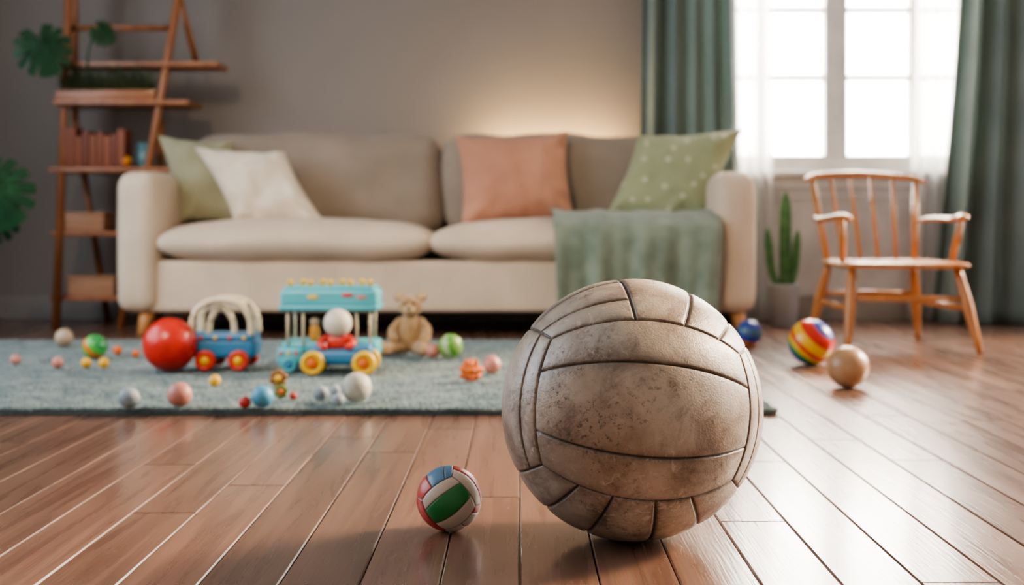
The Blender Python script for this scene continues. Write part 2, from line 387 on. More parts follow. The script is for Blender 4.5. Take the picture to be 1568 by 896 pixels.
def pillow(name,c,w,h,t,m,rot,seed=0,wr=0.012,shear=0.0):
    n=40;V=[];rnd=random.Random(seed); off=Vector((rnd.random()*9,rnd.random()*9,0))
    for side in (1,-1):
        for i in range(n+1):
            for j in range(n+1):
                u=-1+2*i/n; v=-1+2*j/n
                uu=math.sin(u*math.pi/2); vv=math.sin(v*math.pi/2)
                th=t/2*((1-uu**4)*(1-vv**4))**0.55*(0.72+0.28*(1-uu*uu)*(1-vv*vv))
                x=w/2*uu*(1-0.09*(1-vv*vv)*abs(uu)); z=h/2*vv*(1-0.09*(1-uu*uu)*abs(vv))
                p=Vector((x,0,z)); nn=noise.noise(p*9+off)+0.5*noise.noise(p*20+off)
                cr=math.sin(math.atan2(abs(vv)+.01,abs(uu)+.01)*14+seed)*max(0,abs(uu*vv)-.15)
                sl=abs(shear)*1.8*math.sin((x*0.6+z*(1 if shear>0 else -1))*46+seed+2*nn)*(1-uu*uu)*(1-vv*vv)
                y=-side*(th+ (nn*wr+cr*wr*1.2+sl*wr*(1 if side>0 else 0))*min(1,th/(t*.15)))
                V.append((x+shear*z,y,z))
    F=grid_faces(n+1,n+1); F=[tuple(reversed(f)) for f in F]+grid_faces(n+1,n+1,off=(n+1)**2)
    F=[tuple(reversed(f)) for f in F]
    M=Matrix.Translation(Vector(c))@rot.to_matrix().to_4x4()
    o=mobj(name,V,F,m,True,None,M)
    w_=o.modifiers.new('w','WELD'); w_.merge_threshold=0.0005
    return o
M_pg=mat('pillow_sage',(0.37,0.355,0.23),0.95,(0.32,0.305,0.195),5,0.3,350,sheen=0.2)
M_pw=mat('pillow_cream',(0.80,0.69,0.55),0.95,(0.72,0.61,0.48),5,0.3,350,sheen=0.2)
M_pp=mat('pillow_terracotta',(0.56,0.28,0.185),0.95,(0.48,0.235,0.155),5,0.3,350,sheen=0.2)
def dotted():
    m=mat('pillow_sage_dotted',(0.35,0.37,0.22),0.95,(0.30,0.325,0.19),5,0.3,350,sheen=0.2)
    nt=m.node_tree;N,L=nt.nodes,nt.links
    b=N['Principled BSDF']; src=b.inputs['Base Color'].links[0].from_socket
    tc=N.new('ShaderNodeTexCoord'); v=N.new('ShaderNodeTexVoronoi'); v.inputs['Scale'].default_value=12; v.inputs['Randomness'].default_value=0.7
    v.voronoi_dimensions='2D'
    sx=N.new('ShaderNodeSeparateXYZ'); cx=N.new('ShaderNodeCombineXYZ')
    L.new(tc.outputs['Object'],sx.inputs[0]); L.new(sx.outputs[0],cx.inputs[0]); L.new(sx.outputs[2],cx.inputs[1]); L.new(cx.outputs[0],v.inputs['Vector'])
    lt=N.new('ShaderNodeMath'); lt.operation='LESS_THAN'; lt.inputs[1].default_value=0.12; L.new(v.outputs['Distance'],lt.inputs[0])
    ml=N.new('ShaderNodeMath'); ml.operation='MULTIPLY'; ml.inputs[1].default_value=.75; L.new(lt.outputs[0],ml.inputs[0])
    mx=N.new('ShaderNodeMix'); mx.data_type='RGBA'; mx.inputs[7].default_value=(0.66,0.60,0.44,1)
    L.new(ml.outputs[0],mx.inputs[0]); L.new(src,mx.inputs[6]); L.new(mx.outputs[2],b.inputs['Base Color']); return m
M_pd=dotted()
pillow('throw_pillow',(-1.325,5.52,0.625),0.31,0.37,0.14,M_pg,Euler((rad(-16),rad(4),rad(12))),1,shear=-.32)
pillow('throw_pillow',(-1.075,5.40,0.598),0.39,0.32,0.17,M_pw,Euler((rad(-22),rad(3),rad(-6))),2,.016,shear=-.72)
pillow('throw_pillow',(-0.02,5.50,0.635),0.48,0.39,0.18,M_pp,Euler((rad(-14),rad(-3),rad(6))),3,0.014)
pillow('throw_pillow',(0.635,5.45,0.640),0.44,0.39,0.16,M_pd,Euler((rad(-18),rad(-3),rad(-12))),4,.013,shear=.42)

def throw():
    prof=[(5.70,.475),(5.55,.478),(5.35,.486),(5.2,.478),(5.085,.447),(5.052,.39),(5.05,.33),(5.06,.25),(5.07,.17),(5.07,.10)]
    P=catmull([(0,a,b) for a,b in prof],6)
    nu=110;V=[]
    for i in range(nu):
        u=i/(nu-1)
        for k,p in enumerate(P):
            t=k/(len(P)-1)
            dn=max(0,(t-0.42)/0.58)
            fold=math.sin(u*23+1.2*math.sin(u*5)+0.8*t)+0.5*math.sin(u*47+2*t)
            A=0.004+0.022*dn
            x=0.13+0.655*u+ (u-0.5)*(-0.03)*dn+0.012*math.sin(t*7)*(1-abs(2*u-1))*0.6
            if t<0.42: x+=0.04*(0.42-t)*math.sin(t*20)
            y=p.y; z=p.z
            if t>0.42: y-=A*(fold+1.3)*0.8
            else: z+=0.004+0.004*(fold+1.3)
            V.append((x,y,z))
    o=mobj('throw_blanket',V,grid_faces(nu,len(P)),M_throw,True)
    s=o.modifiers.new('s','SOLIDIFY'); s.thickness=0.006; s.offset=0
throw()

# ------------------------------------------------------------------ ladder shelf
LS=empty('ladder_shelf',(-1.75,5.65,0))
def post(n,a,b,r=0.016): tube(n,[a,b],r,M_shelf,LS,seg=10,smoothpath=False)
post('post_front_left',(-1.975,5.56,0),(-1.955,5.72,2.0),.018)
post('post_front_right',(-1.70,5.56,0),(-1.396,5.72,2.0),.018)
post('post_rear_left',(-1.86,5.90,0),(-1.975,5.80,0.9),.015)
post('post_rear_left_upper',(-1.975,5.80,0.9),(-1.955,5.74,2.0),.015)
post('post_rear_right',(-1.64,5.90,0),(-1.60,5.83,0.9),.015)
post('post_rear_right_upper',(-1.43,5.80,1.13),(-1.52,5.72,1.55),.014)
for z,xa,xb in ((0.122,-2.01,-1.64),(0.40,-2.01,-1.62),(0.674,-2.02,-1.50),(0.9626,-2.0,-1.42),(1.13,-2.0,-1.30)):
    rbox('shelf_board',((xa+xb)/2,5.72,z),(xb-xa,0.26 if z<1 else 0.2,0.022),0.004,M_shelf,LS)
for z in (1.296,1.55,1.8): tube('rung',[(-1.965,5.70,z),(-1.50+(z-1.3)*.15,5.70,z)],0.013,M_shelf,LS,smoothpath=False)

pl=empty('planter_box',(-1.80,5.68,0.97)); M_pb=wood('planter_wood',(0.42,0.155,0.055),(0.31,0.11,0.038),axis='x')
z=0.9736
for n,lo,hi in (('front',(-2.0,5.62,z),(-1.57,5.63,z+.045)),('back',(-2.0,5.73,z),(-1.57,5.74,z+.045)),('end_left',(-2.0,5.63,z),(-1.99,5.73,z+.045)),('end_right',(-1.58,5.63,z),(-1.57,5.73,z+.045))):
    box(n,lo,hi,M_pb,pl,0.002)
rbox('soil',(-1.785,5.68,z+.019),(.41,.10,.038),.004,mat('soil',(0.06,0.035,0.02),1.0),pl)
V=[];F=[]
rg=random.Random(5)
for i in range(620):
    front=i%3==0
    x=rg.uniform(-1.98,-1.59); y=rg.uniform(5.635,5.725) if not front else rg.uniform(5.632,5.65); zz=z+.034
    ang=rg.uniform(0,6.28); ln=rg.uniform(.04,.17); lean=rg.uniform(.02,.11)
    dx,dy=math.cos(ang)*lean,math.sin(ang)*lean*0.5; w=.0026
    if front: dy=-rg.uniform(.05,.085)
    o=len(V)
    for k in range(5):
        t=k/4; px=x+dx*t*t*1.3; py=y+dy*t*(1 if front else t); pz=zz+ln*(t-0.3*t*t*(lean/.06)); ww=w*(1-t*.8)
        V+=[(px-ww,py,pz),(px+ww,py,pz)]
    F+=[(o+2*k,o+2*k+1,o+2*k+3,o+2*k+2) for k in range(4)]
mobj('grass',V,F,M_grass,True,pl)
def monstera(name,c,size,rot,parent):
    V=[];F=[];n=140
    slits=[0.55,0.95,1.35,1.75,2.15]
    V.append((0,0,0))
    for i in range(n):
        th=-math.pi+2*math.pi*i/n
        a=abs(th)
        r=0.62+0.38*math.cos(a*0.5)**2+0.22*math.sin(a)**2
        if a>2.7: r*=max(0.25,1-(a-2.7)*1.9)
        for s in slits:
            d=abs(a-s)
            if d<0.07: r*=0.42+0.58*(d/0.07)**0.7
        x=r*math.cos(th)+0.15; y=r*math.sin(th)*0.85
        V.append((x,y,0))
    W=[]
    inner=[(x*0.45,y*0.45,0) for x,y,_ in V[1:]]
    allv=[(0,0,0)]+inner+V[1:]
    for x,y,_ in allv:
        zz=-0.22*(y*y)-0.12*max(0,x)**2+0.03*math.sin(y*9)
        W.append((x*size,y*size,zz*size))
    for i in range(n):
        j=(i+1)%n
        F.append((0,1+i,1+j)); F.append((1+i,1+n+i,1+n+j,1+j))
    M=Matrix.Translation(Vector(c))@rot.to_matrix().to_4x4()
    mobj(name,W,F,M_leaf,True,parent,M)
def stem(p,parent,r=0.004): tube('stem',p,r,M_leaf,parent,seg=8)
mo=empty('monstera_sprigs',(-1.85,5.6,1.02))
stem([(-1.90,5.655,1.0),(-1.93,5.6,1.12),(-2.0,5.54,1.23),(-2.04,5.52,1.24)],mo)
stem([(-1.88,5.655,1.0),(-1.85,5.6,1.18),(-1.80,5.56,1.27)],mo)
monstera('leaf',(-2.02,5.50,1.215),0.135,Euler((rad(75),rad(70),rad(10))),mo)
monstera('leaf',(-1.79,5.56,1.27),0.07,Euler((rad(65),rad(40),rad(20))),mo)

mp_=empty('monstera_plant',(-2.28,5.1,0))
lathe('pot',(-2.28,5.1,0),[(0,0),(.10,0),(.135,.23),(.14,.24),(.12,.24),(.115,.2),(0,.2)],M_pot,mp_)
for (tx,ty,tz,s,rx,ry,rz) in ((-2.02,4.95,0.60,.17,80,60,10),(-2.03,5.05,0.50,.12,70,100,0),(-2.30,5.0,0.85,.14,70,200,0),(-2.45,5.2,0.7,.14,60,150,10),(-2.3,4.85,0.6,.12,70,90,0)):
    stem([(-2.28,5.1,.19),((-2.28+tx)/2,(5.1+ty)/2+.02,tz*0.75),(tx,ty,tz)],mp_,.006)
    monstera('leaf',(tx,ty,tz),s,Euler((rad(rx),rad(ry),rad(rz))),mp_)

bk=empty('row_of_books',(-1.86,5.68,.69)); z=0.6855
cols=[(0.25,0.075,0.035),(0.30,0.095,0.045),(0.20,0.055,0.03),(0.27,0.085,0.04)]
x=-1.965; rb=random.Random(2)
mpg=mat('pages',(.45,.33,.2),.8)
for i in range(8):
    w=rb.uniform(.022,.036); h=rb.uniform(.13,.165)
    if i==0: w,h=.06,.17
    c=cols[i%4]; mb=mat('book_cover_%d'%i,c,0.6)
    rbox('book_%d'%i,(x+w/2,5.66,z+h/2),(w-.001,.11,h),.003,mb,bk)
    rbox('pages_%d'%i,(x+w/2,5.668,z+h/2),(w-.009,.098,h+.001),.001,mpg,bk)
    x+=w
M_o=mat('orange_paint',(0.75,0.30,0.03),0.4)
ball('toy_ball',(-1.70,5.63,z+.026),.026,M_o)
cup=empty('mug',(-1.635,5.66,z)); M_teal=mat('mug_glaze',(0.12,0.23,0.25),0.3)
lathe('cup',(-1.635,5.70,z),[(0,0),(.036,0),(.04,.004),(.042,.11),(.039,.11),(.037,.008),(0,.008)],M_teal,cup)
tube('handle',[(-1.61,5.67,z+.085),(-1.595,5.64,z+.08),(-1.595,5.64,z+.04),(-1.61,5.67,z+.03)],.005,M_teal,cup)
M_bx=wood('box_wood',(0.46,0.25,0.145),(0.37,0.19,0.105),0.6,'x')
def crate(c,s):
    e=empty('storage_box',c)
    rbox('body',c,(s[0],s[1],s[2]*.8),.004,M_bx,e)
    rbox('lid',(c[0],c[1],c[2]+s[2]*.42),(s[0]+.006,s[1]+.006,s[2]*.16),.003,M_bx,e)
crate((-1.885,5.68,.411+.036),(.20,.16,.09)); crate((-1.84,5.68,.133+.038),(.20,.16,.095))

# ------------------------------------------------------------------ cactus
ca=empty('potted_cactus',(1.135,5.62,0))
lathe('pot',(1.135,5.62,0),[(0,0),(.054,0),(.058,.004),(.066,.175),(.068,.185),(.062,.185),(.06,.16),(0,.16)],M_pot,ca)
def ribbed(name,P,R):
    pts=catmull(P,8); seg=40;V=[];n=len(pts)
    for i,p in enumerate(pts):
        t=i/(n-1); r=R*(min(1,((1-t)*6))**0.5 if t>0.83 else 1)*(0.85+.15*math.sin(t*3))
        r=max(r,0.001)
        for j in range(seg):
            a=2*math.pi*j/seg; rr=r*(1+.13*math.cos(a*8))
            V.append((p.x+rr*math.cos(a),p.y+rr*math.sin(a),p.z))
    F=[(i*seg+j,i*seg+(j+1)%seg,(i+1)*seg+(j+1)%seg,(i+1)*seg+j) for i in range(n-1) for j in range(seg)]
    mobj(name,V,F,M_cactus,True,ca)
ribbed('stem_main',[(1.14,5.62,.15),(1.142,5.62,.35),(1.145,5.62,.585)],.023)
ribbed('stem_left',[(1.115,5.61,.15),(1.08,5.61,.25),(1.062,5.61,.43)],.016)
ribbed('stem_right',[(1.16,5.61,.15),(1.18,5.61,.26),(1.195,5.61,.42)],.016)

# ------------------------------------------------------------------ chair
CH=empty('spindle_armchair',(1.34,4.74,0))
def seat():
    nu=28;nv=24;V=[]
    for s in (1,-1):
        for i in range(nu+1):
            for j in range(nv+1):
                u=-1+2*i/nu; v=-1+2*j/nv
                uu=u*math.sqrt(1-v*v/2*0.35); vv=v*math.sqrt(1-u*u/2*0.35)
                hw=.222+(-vv)*.012
                edge=max(abs(u),abs(v)); th=.014*(1-max(0,(edge-.8)/.2)**2*.75)
                dip=.010*(1-u*u)*(1-v*v) if s>0 else 0
                V.append((1.337+uu*hw,4.725+vv*.262,.300+s*th-dip))
    F=grid_faces(nu+1,nv+1)+[tuple(reversed(f)) for f in grid_faces(nu+1,nv+1,off=(nu+1)*(nv+1))]
    off=(nu+1)*(nv+1); per=[i*(nv+1) for i in range(nu+1)]+[nu*(nv+1)+j for j in range(1,nv+1)]+[i*(nv+1)+nv for i in range(nu-1,-1,-1)]+[j for j in range(nv-1,0,-1)]
    for a,b in zip(per,per[1:]+per[:1]): F.append((a,a+off,b+off,b))
    mobj('seat',V,F,M_chair,True,CH)
seat()
lp=[(0,.013),(.12,.016),(.45,.020),(.8,.014),(1,.011)]
legs={'leg_front_left':((1.155,4.54,.292),(1.122,4.47,0)),'leg_front_right':((1.520,4.54,.292),(1.573,4.46,0)),
 'leg_rear_left':((1.165,4.93,.292),(1.112,5.02,0)),'leg_rear_right':((1.485,4.93,.292),(1.53,5.02,0))}
for k,(a,b) in legs.items(): turned(k,a,b,lp,M_chair,CH)
def lpnt(k,z):
    a,b=[Vector(x) for x in legs[k]]; t=(a.z-z)/(a.z-b.z); return a.lerp(b,t)
sp_=[(0,.008),(.5,.012),(1,.008)]
turned('stretcher_left',lpnt('leg_front_left',.15),lpnt('leg_rear_left',.15),sp_,M_chair,CH)
turned('stretcher_right',lpnt('leg_front_right',.15),lpnt('leg_rear_right',.15),sp_,M_chair,CH)
turned('stretcher_front',lpnt('leg_front_left',.185),lpnt('leg_front_right',.185),sp_,M_chair,CH)
turned('stretcher_rear',lpnt('leg_rear_left',.18),lpnt('leg_rear_right',.18),sp_,M_chair,CH)
crest=[(1.10,5.03,.610),(1.15,5.07,.630),(1.33,5.12,.638),(1.51,5.07,.622),(1.56,5.03,.602)]
tube('crest_rail',crest,[.012,.019,.020,.019,.012],M_chair,CH,flat=0.62,seg=16,k=8)
turned('back_post_left',(1.165,4.95,.30),(1.13,5.05,.620),[(0,.012),(.4,.015),(1,.010)],M_chair,CH)
turned('back_post_right',(1.495,4.95,.30),(1.53,5.05,.612),[(0,.012),(.4,.015),(1,.010)],M_chair,CH)
for i in range(4):
    t=(i+1)/5; xb=1.165+t*.33; xt=1.13+t*.40
    yb=4.95+.02*math.sin(math.pi*t); yt=5.05+.06*math.sin(math.pi*t)
    turned('spindle_%d'%(i+1),(xb,yb,.30),(xt,yt,.628),[(0,.006),(.4,.0095),(1,.006)],M_chair,CH)
tube('arm_left',[(1.148,5.0,.455),(1.11,4.88,.462),(1.10,4.72,.46),(1.125,4.57,.468),(1.14,4.53,.462)],[.012,.017,.017,.022,.019],M_chair,CH,flat=0.6,k=8)
tube('arm_right',[(1.512,5.0,.455),(1.55,4.88,.462),(1.565,4.72,.46),(1.548,4.57,.468),(1.535,4.53,.462)],[.012,.017,.017,.022,.019],M_chair,CH,flat=0.6,k=8)
turned('arm_post_left',(1.142,4.62,.31),(1.128,4.57,.46),[(0,.010),(.5,.014),(1,.009)],M_chair,CH)
turned('arm_post_right',(1.528,4.62,.31),(1.546,4.57,.46),[(0,.010),(.5,.014),(1,.009)],M_chair,CH)

# ------------------------------------------------------------------ volleyballs
def volleyball(name,c,r,R,mat_,nph,nth,stretch,gw,gd,seams,colors=None,extra=False):
    ph=np.linspace(0,2*np.pi,nph,endpoint=False); th=np.linspace(0.0005,np.pi-0.0005,nth)
    PH,TH=np.meshgrid(ph,th,indexing='ij')
    D=np.stack([np.sin(TH)*np.cos(PH),np.sin(TH)*np.sin(PH),np.cos(TH)],-1).reshape(-1,3)
    Rm=np.array(R.to_matrix()); Lc=D@Rm
    q=Lc/np.array(stretch)
    a=np.abs(q); f=np.argmax(a,1); mx=a.max(1); srt=np.sort(a,1); sec=srt[:,1]
    coord=np.where(f==1,q[:,2],np.where(f==0,q[:,1],q[:,0]))/mx
    edge=(1-sec/mx)*0.6
    sign=(np.take_along_axis(q,f[:,None],1)[:,0]>0).astype(int)
    dist=edge.copy(); strip=np.zeros(len(f),int)
    for ax in (0,1,2):
        for sg in (0,1):
            sel=(f==ax)&(sign==sg)
            for s in seams.get((ax,sg),seams.get(ax)):
                dd=np.abs(coord-s)*0.8
                dist=np.where(sel,np.minimum(dist,dd),dist)
                strip+=np.where(sel&(coord>s),1,0)
    if extra:   # crescent panels on the crown
        sel=(f==2)&(sign==1)&(coord<-0.12)
        yy=q[:,1]/mx
        for s in (-.62,-.22,.30):
            dist=np.where(sel,np.minimum(dist,np.abs(yy-s)*.8),dist)
        strip+=np.where(sel&(yy>-.62),1,0)
    g=np.exp(-(dist/gw)**2)
    puff=np.exp(-(dist/(gw*5)))
    rr=r*(1-gd*g-gd*0.45*puff)
    P=D*rr[:,None]+np.array(c)
    pid=f*12+sign*6+strip
    me=bpy.data.meshes.new(name)
    n=len(P); me.vertices.add(n); me.vertices.foreach_set('co',P.astype(np.float32).ravel())
    I,J=np.meshgrid(np.arange(nph),np.arange(nth-1),indexing='ij'); I2=(I+1)%nph
    Fq=np.stack([I*nth+J,I*nth+J+1,I2*nth+J+1,I2*nth+J],-1).reshape(-1,4)
    nf=len(Fq); me.loops.add(nf*4); me.loops.foreach_set('vertex_index',Fq.astype(np.int32).ravel())
    me.polygons.add(nf); me.polygons.foreach_set('loop_start',np.arange(0,nf*4,4,dtype=np.int32))
    me.polygons.foreach_set('use_smooth',np.ones(nf,bool))
    me.update(calc_edges=True); me.validate()
    o=bpy.data.objects.new(name,me); col.objects.link(o); me.materials.append(mat_)
    rng=np.random.default_rng(11); tint=rng.random(40)[pid]
    wide=np.exp(-(dist/(gw*5))**1.0)
    set_attr(o,'panel',np.stack([g,wide,tint,np.ones(n)],1))
    if colors is not None:
        k=f*6+sign*3+np.minimum(strip,2)
        set_attr(o,'pcol',np.array([(*x,1) for x in colors])[k])
    return o
def leather():
    m,nt,b=new_mat('worn_leather'); N,L=nt.nodes,nt.links
    tc=N.new('ShaderNodeTexCoord'); at=N.new('ShaderNodeAttribute'); at.attribute_name='panel'
    sp=N.new('ShaderNodeSeparateColor'); L.new(at.outputs['Color'],sp.inputs[0])
    def nz(s,d=6,dist=0,rough=.6,off=0):
        n=N.new('ShaderNodeTexNoise'); n.inputs['Scale'].default_value=s; n.inputs['Detail'].default_value=d; n.inputs['Distortion'].default_value=dist; n.inputs['Roughness'].default_value=rough
        if off:
            mp=N.new('ShaderNodeMapping'); mp.inputs['Location'].default_value=(off,off,off); L.new(tc.outputs['Object'],mp.inputs[0]); L.new(mp.outputs[0],n.inputs['Vector'])
        else: L.new(tc.outputs['Object'],n.inputs['Vector'])
        return n.outputs['Fac']
    def rng(src,a,b2,c=0,d=1):
        r=N.new('ShaderNodeMapRange'); r.inputs[1].default_value=a; r.inputs[2].default_value=b2; r.inputs[3].default_value=c; r.inputs[4].default_value=d; L.new(src,r.inputs[0]); return r.outputs[0]
    def mix(f,a,b2,bt='MIX'):
        x=N.new('ShaderNodeMix'); x.data_type='RGBA'; x.blend_type=bt
        if isinstance(f,float): x.inputs[0].default_value=f
        else: L.new(f,x.inputs[0])
        for k,s in ((6,a),(7,b2)):
            if isinstance(s,tuple): x.inputs[k].default_value=(*s,1)
            else: L.new(s,x.inputs[k])
        return x.outputs[2]
    def math_(op,a,b2):
        x=N.new('ShaderNodeMath'); x.operation=op; x.use_clamp=True
        for k,s in ((0,a),(1,b2)):
            if isinstance(s,float): x.inputs[k].default_value=s
            else: L.new(s,x.inputs[k])
        return x.outputs[0]
    base=mix(rng(nz(6,3),.35,.65),(0.50,0.385,0.28),(0.43,0.385,0.33))
    base=mix(rng(sp.outputs[2],0,1,0,.35),base,(0.41,0.31,0.22))
    d0=rng(nz(6,6,0.5,.62,3.1),.44,.62,0,.72)
    base=mix(d0,base,(0.225,0.14,0.09))
    d1=rng(nz(11,10,0.6,.76),.50,.66,0,.80)
    base=mix(d1,base,(0.11,0.066,0.042))
    sm=math_('MULTIPLY',sp.outputs[1],rng(nz(14,7,0,.7),.34,.56,0.2,1))
    base=mix(sm,base,(0.10,0.062,0.04))
    speck=math_('MULTIPLY',rng(nz(130,7,0,.8),.53,.60,0,1),rng(nz(9,6,0,.7,7.3),.49,.60,0,.8))
    base=mix(speck,base,(0.05,0.035,0.026))
    sc_=math_('MULTIPLY',rng(nz(60,5,1.5,.75,1.7),.55,.66,0,.65),rng(nz(7,3,0,.5,5),.40,.58,0,1))
    base=mix(sc_,base,(0.60,0.52,0.43))
    base=mix(rng(sp.outputs[0],.35,.85,0,.92),base,(0.04,0.025,0.016))
    L.new(base,b.inputs['Base Color'])
    L.new(rng(nz(20,5),.3,.7,.28,.54),b.inputs['Roughness'])
    v=N.new('ShaderNodeTexVoronoi'); v.inputs['Scale'].default_value=420; L.new(tc.outputs['Object'],v.inputs['Vector'])
    bp=N.new('ShaderNodeBump'); bp.inputs['Strength'].default_value=.22; bp.inputs['Distance'].default_value=.0010; L.new(v.outputs['Distance'],bp.inputs['Height'])
    bp2=N.new('ShaderNodeBump'); bp2.inputs['Strength'].default_value=.35; bp2.inputs['Distance'].default_value=.0018; L.new(nz(55,9,0,.75),bp2.inputs['Height'])
    L.new(bp.outputs[0],bp2.inputs['Normal']); L.new(bp2.outputs[0],b.inputs['Normal'])
    b.inputs['Specular IOR Level'].default_value=.6
    return m
Rb=Matrix.Rotation(rad(3),3,'Z')@Matrix.Rotation(rad(-7.5),3,'X')@Matrix.Rotation(rad(5),3,'Y')
volleyball('volleyball',(0.159,1.86,0.1845),0.185,Rb.to_quaternion(),leather(),900,520,(1.28,1,.84),0.0085,0.019,
   {0:(-.66,.30),1:(-.42,.42),(2,0):(-.50,-.20,.12,.42),(2,1):(-.12,.26,.62)},None,True)
def painted():
    m,nt,b=new_mat('painted_leather'); N,L=nt.nodes,nt.links
    a=N.new('ShaderNodeAttribute'); a.attribute_name='pcol'; a2=N.new('ShaderNodeAttribute'); a2.attribute_name='panel'
    sp=N.new('ShaderNodeSeparateColor'); L.new(a2.outputs['Color'],sp.inputs[0])
    x=N.new('ShaderNodeMix'); x.data_type='RGBA'; x.inputs[7].default_value=(.05,.03,.02,1)
    L.new(sp.outputs[0],x.inputs[0]); L.new(a.outputs['Color'],x.inputs[6]); L.new(x.outputs[2],b.inputs['Base Color'])
    b.inputs['Roughness'].default_value=.38
    tc=N.new('ShaderNodeTexCoord'); n=N.new('ShaderNodeTexNoise'); n.inputs['Scale'].default_value=500; L.new(tc.outputs['Object'],n.inputs['Vector'])
    bp=N.new('ShaderNodeBump'); bp.inputs['Strength'].default_value=.3; bp.inputs['Distance'].default_value=.0006; L.new(n.outputs['Fac'],bp.inputs['Height']); L.new(bp.outputs[0],b.inputs['Normal'])
    return m
Wc=(.58,.47,.38); Rd=(.48,.04,.028); Gn=(.025,.20,.05); Bl=(.10,.20,.30)
# x- , x+ , y- , y+ , z- , z+   (three strips each)
pc=[Rd,Rd,Rd, Wc,Rd,Wc, Wc,Gn,Wc, Rd,Bl,Wc, Wc,Wc,Rd, Rd,Bl,Bl]
Rm_=Matrix.Rotation(rad(2),3,'Z')@Matrix.Rotation(rad(2),3,'X')@Matrix.Rotation(rad(-38),3,'Y')
volleyball('mini_volleyball',(-0.103,1.903,0.0472),0.0476,Rm_.to_quaternion(),painted(),300,180,(1,1,1),0.018,0.02,{0:(-.34,.34),1:(-.30,.42),2:(-.10,.55)},pc)

# ------------------------------------------------------------------ toy balls
def bcol(n,c,rough=.45,c2=None,**k): return mat(n,c,rough,c2 or tuple(v*.9 for v in c),10,**k)
def stripes_mat(name,cols,mode='seg'):
    m,nt,b=new_mat(name); N,L=nt.nodes,nt.links
    tc=N.new('ShaderNodeTexCoord')
    cr=N.new('ShaderNodeValToRGB'); cr.color_ramp.interpolation='CONSTANT'
    e=cr.color_ramp.elements
    while len(e)<len(cols): e.new(0.5)
    for i,cc in enumerate(cols): e[i].position=i/len(cols); e[i].color=(*cc,1)
    s=N.new('ShaderNodeSeparateXYZ'); L.new(tc.outputs['Object'],s.inputs[0])
    r=N.new('ShaderNodeMapRange'); r.inputs[1].default_value=-mode; r.inputs[2].default_value=mode; L.new(s.outputs[2],r.inputs[0]); L.new(r.outputs[0],cr.inputs[0])
    L.new(cr.outputs[0],b.inputs['Base Color']); b.inputs['Roughness'].default_value=.25
    return m
def lball(name,c,r,m,rot):
    o=ball(name,(0,0,0),r,m,seg=40,ring=24); o.location=c; o.rotation_euler=rot; return o
Ye=(.80,.45,.03);Re=(.62,.04,.02);Gr=(.04,.30,.08);Bu=(.03,.06,.28);Og=(.75,.20,.03)
lball('striped_ball',(0.917,4.11,.0722),.072,stripes_mat('stripes_beach',[Bu,Bu,Gr,Ye,Re,Ye,Ye,Re,Re,Bu],mode=.072),Euler((rad(25),rad(38),0)))
M_wb=wood('wood_ball',(0.50,0.28,0.145),(0.38,0.19,0.09),.35,'x',4)
lball('wooden_ball',(0.889,3.54,.0569),.0567,M_wb,Euler((0,rad(20),rad(30))))
lball('toy_ball',(0.832,4.74,.0472),.047,stripes_mat('stripes_blue',[Og,Bu,(.05,.12,.2),Bu],mode=.047),Euler((rad(10),rad(10),0)))
RZ=0.0165
def rb_(x,d,r,m,name='toy_ball'): ball(name,(x,d,RZ+r),r,m,seg=28,ring=16)
cR=mat('red_rubber',(.62,.035,.02),.3,(.52,.025,.015),25,.15,80); cP=bcol('pink_rubber',(.58,.25,.20)); cY=bcol('yellow_rubber',(.78,.45,.04))
cW=mat('white_marble',(.58,.54,.46),.5,(.37,.35,.30),30,.3,60); cB=bcol('blue_rubber',(.10,.34,.50)); cGy=mat('grey_stone',(.36,.39,.41),.6,(.22,.27,.30),40,.3,60); cBr=bcol('brown_wood',(.30,.14,.05)); cRd=bcol('red_paint',(.5,.05,.04)); cOr=bcol('orange_rubber',(.72,.16,.03)); cBe=bcol('beige_wood',(.50,.38,.27))
def bx(px,py,R,m,name='toy_ball'):
    d=860/(py+R-340); r=R*d/2000; rb_((px-796)/2000*d,d,r,m,name)
bx(260,526,41,cR,'red_ball')
for a in [(98,516,14,cBe),(88,554,9,cP),(24,549,8,cP),(132,554,8,cY),(159,554,8,cY),(180,535,7,cOr),(208,540,6,cOr),
          (329,581,9,cY),(198,607,16,cGy),(275,602,19,cP),(375,614,9,cRd),(402,605,17,cB),(449,604,6,cRd),(491,600,12,cGy),(513,595,8,cGy),(518,610,10,cGy),
          (546,591,23,cW),(663,536,11,cP),(753,557,14,cP)]:
    bx(*a)
lball('striped_ball',(-1.344,4.13,RZ+.039),.039,stripes_mat('stripes_green',[cc for cc in (Gr,(.1,.45,.08),Og,(.1,.45,.08),Gr)],mode=.039),Euler((rad(20),rad(50),0)))
lball('striped_ball',(-0.22,4.15,RZ+.039),.039,stripes_mat('stripes_lime',[(.12,.35,.05),(.25,.42,.12),(.4,.5,.3),(.12,.35,.05),(.25,.42,.12)],mode=.039),Euler((rad(20),rad(75),0)))
def bumpy(name,c,r,m,k=5):
    ball(name,c,r,m,seg=48,ring=28,fn=lambda d:0.86+0.2*math.sin(d.x*k+1)*math.sin(d.y*k)*1.2+0.12*math.sin(d.z*k*1.3))
bumpy('knobbly_ball',(-.133,3.55,RZ+.028),.031,bcol('knobbly_red',(.68,.11,.03),.4,(.75,.3,.05)),7)
def flower(c,s,mp1,mp2):
    e=empty('wooden_flower_toy',c)
    for i in range(6):
        a=i*math.pi/3+.3
        ball('petal_%d'%i,(c[0]+s*.6*math.cos(a),c[1],c[2]+s*.6*math.sin(a)),s*.38,mp1,e,(1,.7,1),seg=14,ring=10)
    ball('core',(c[0],c[1]-s*.15,c[2]),s*.4,mp2,e,seg=14,ring=10)
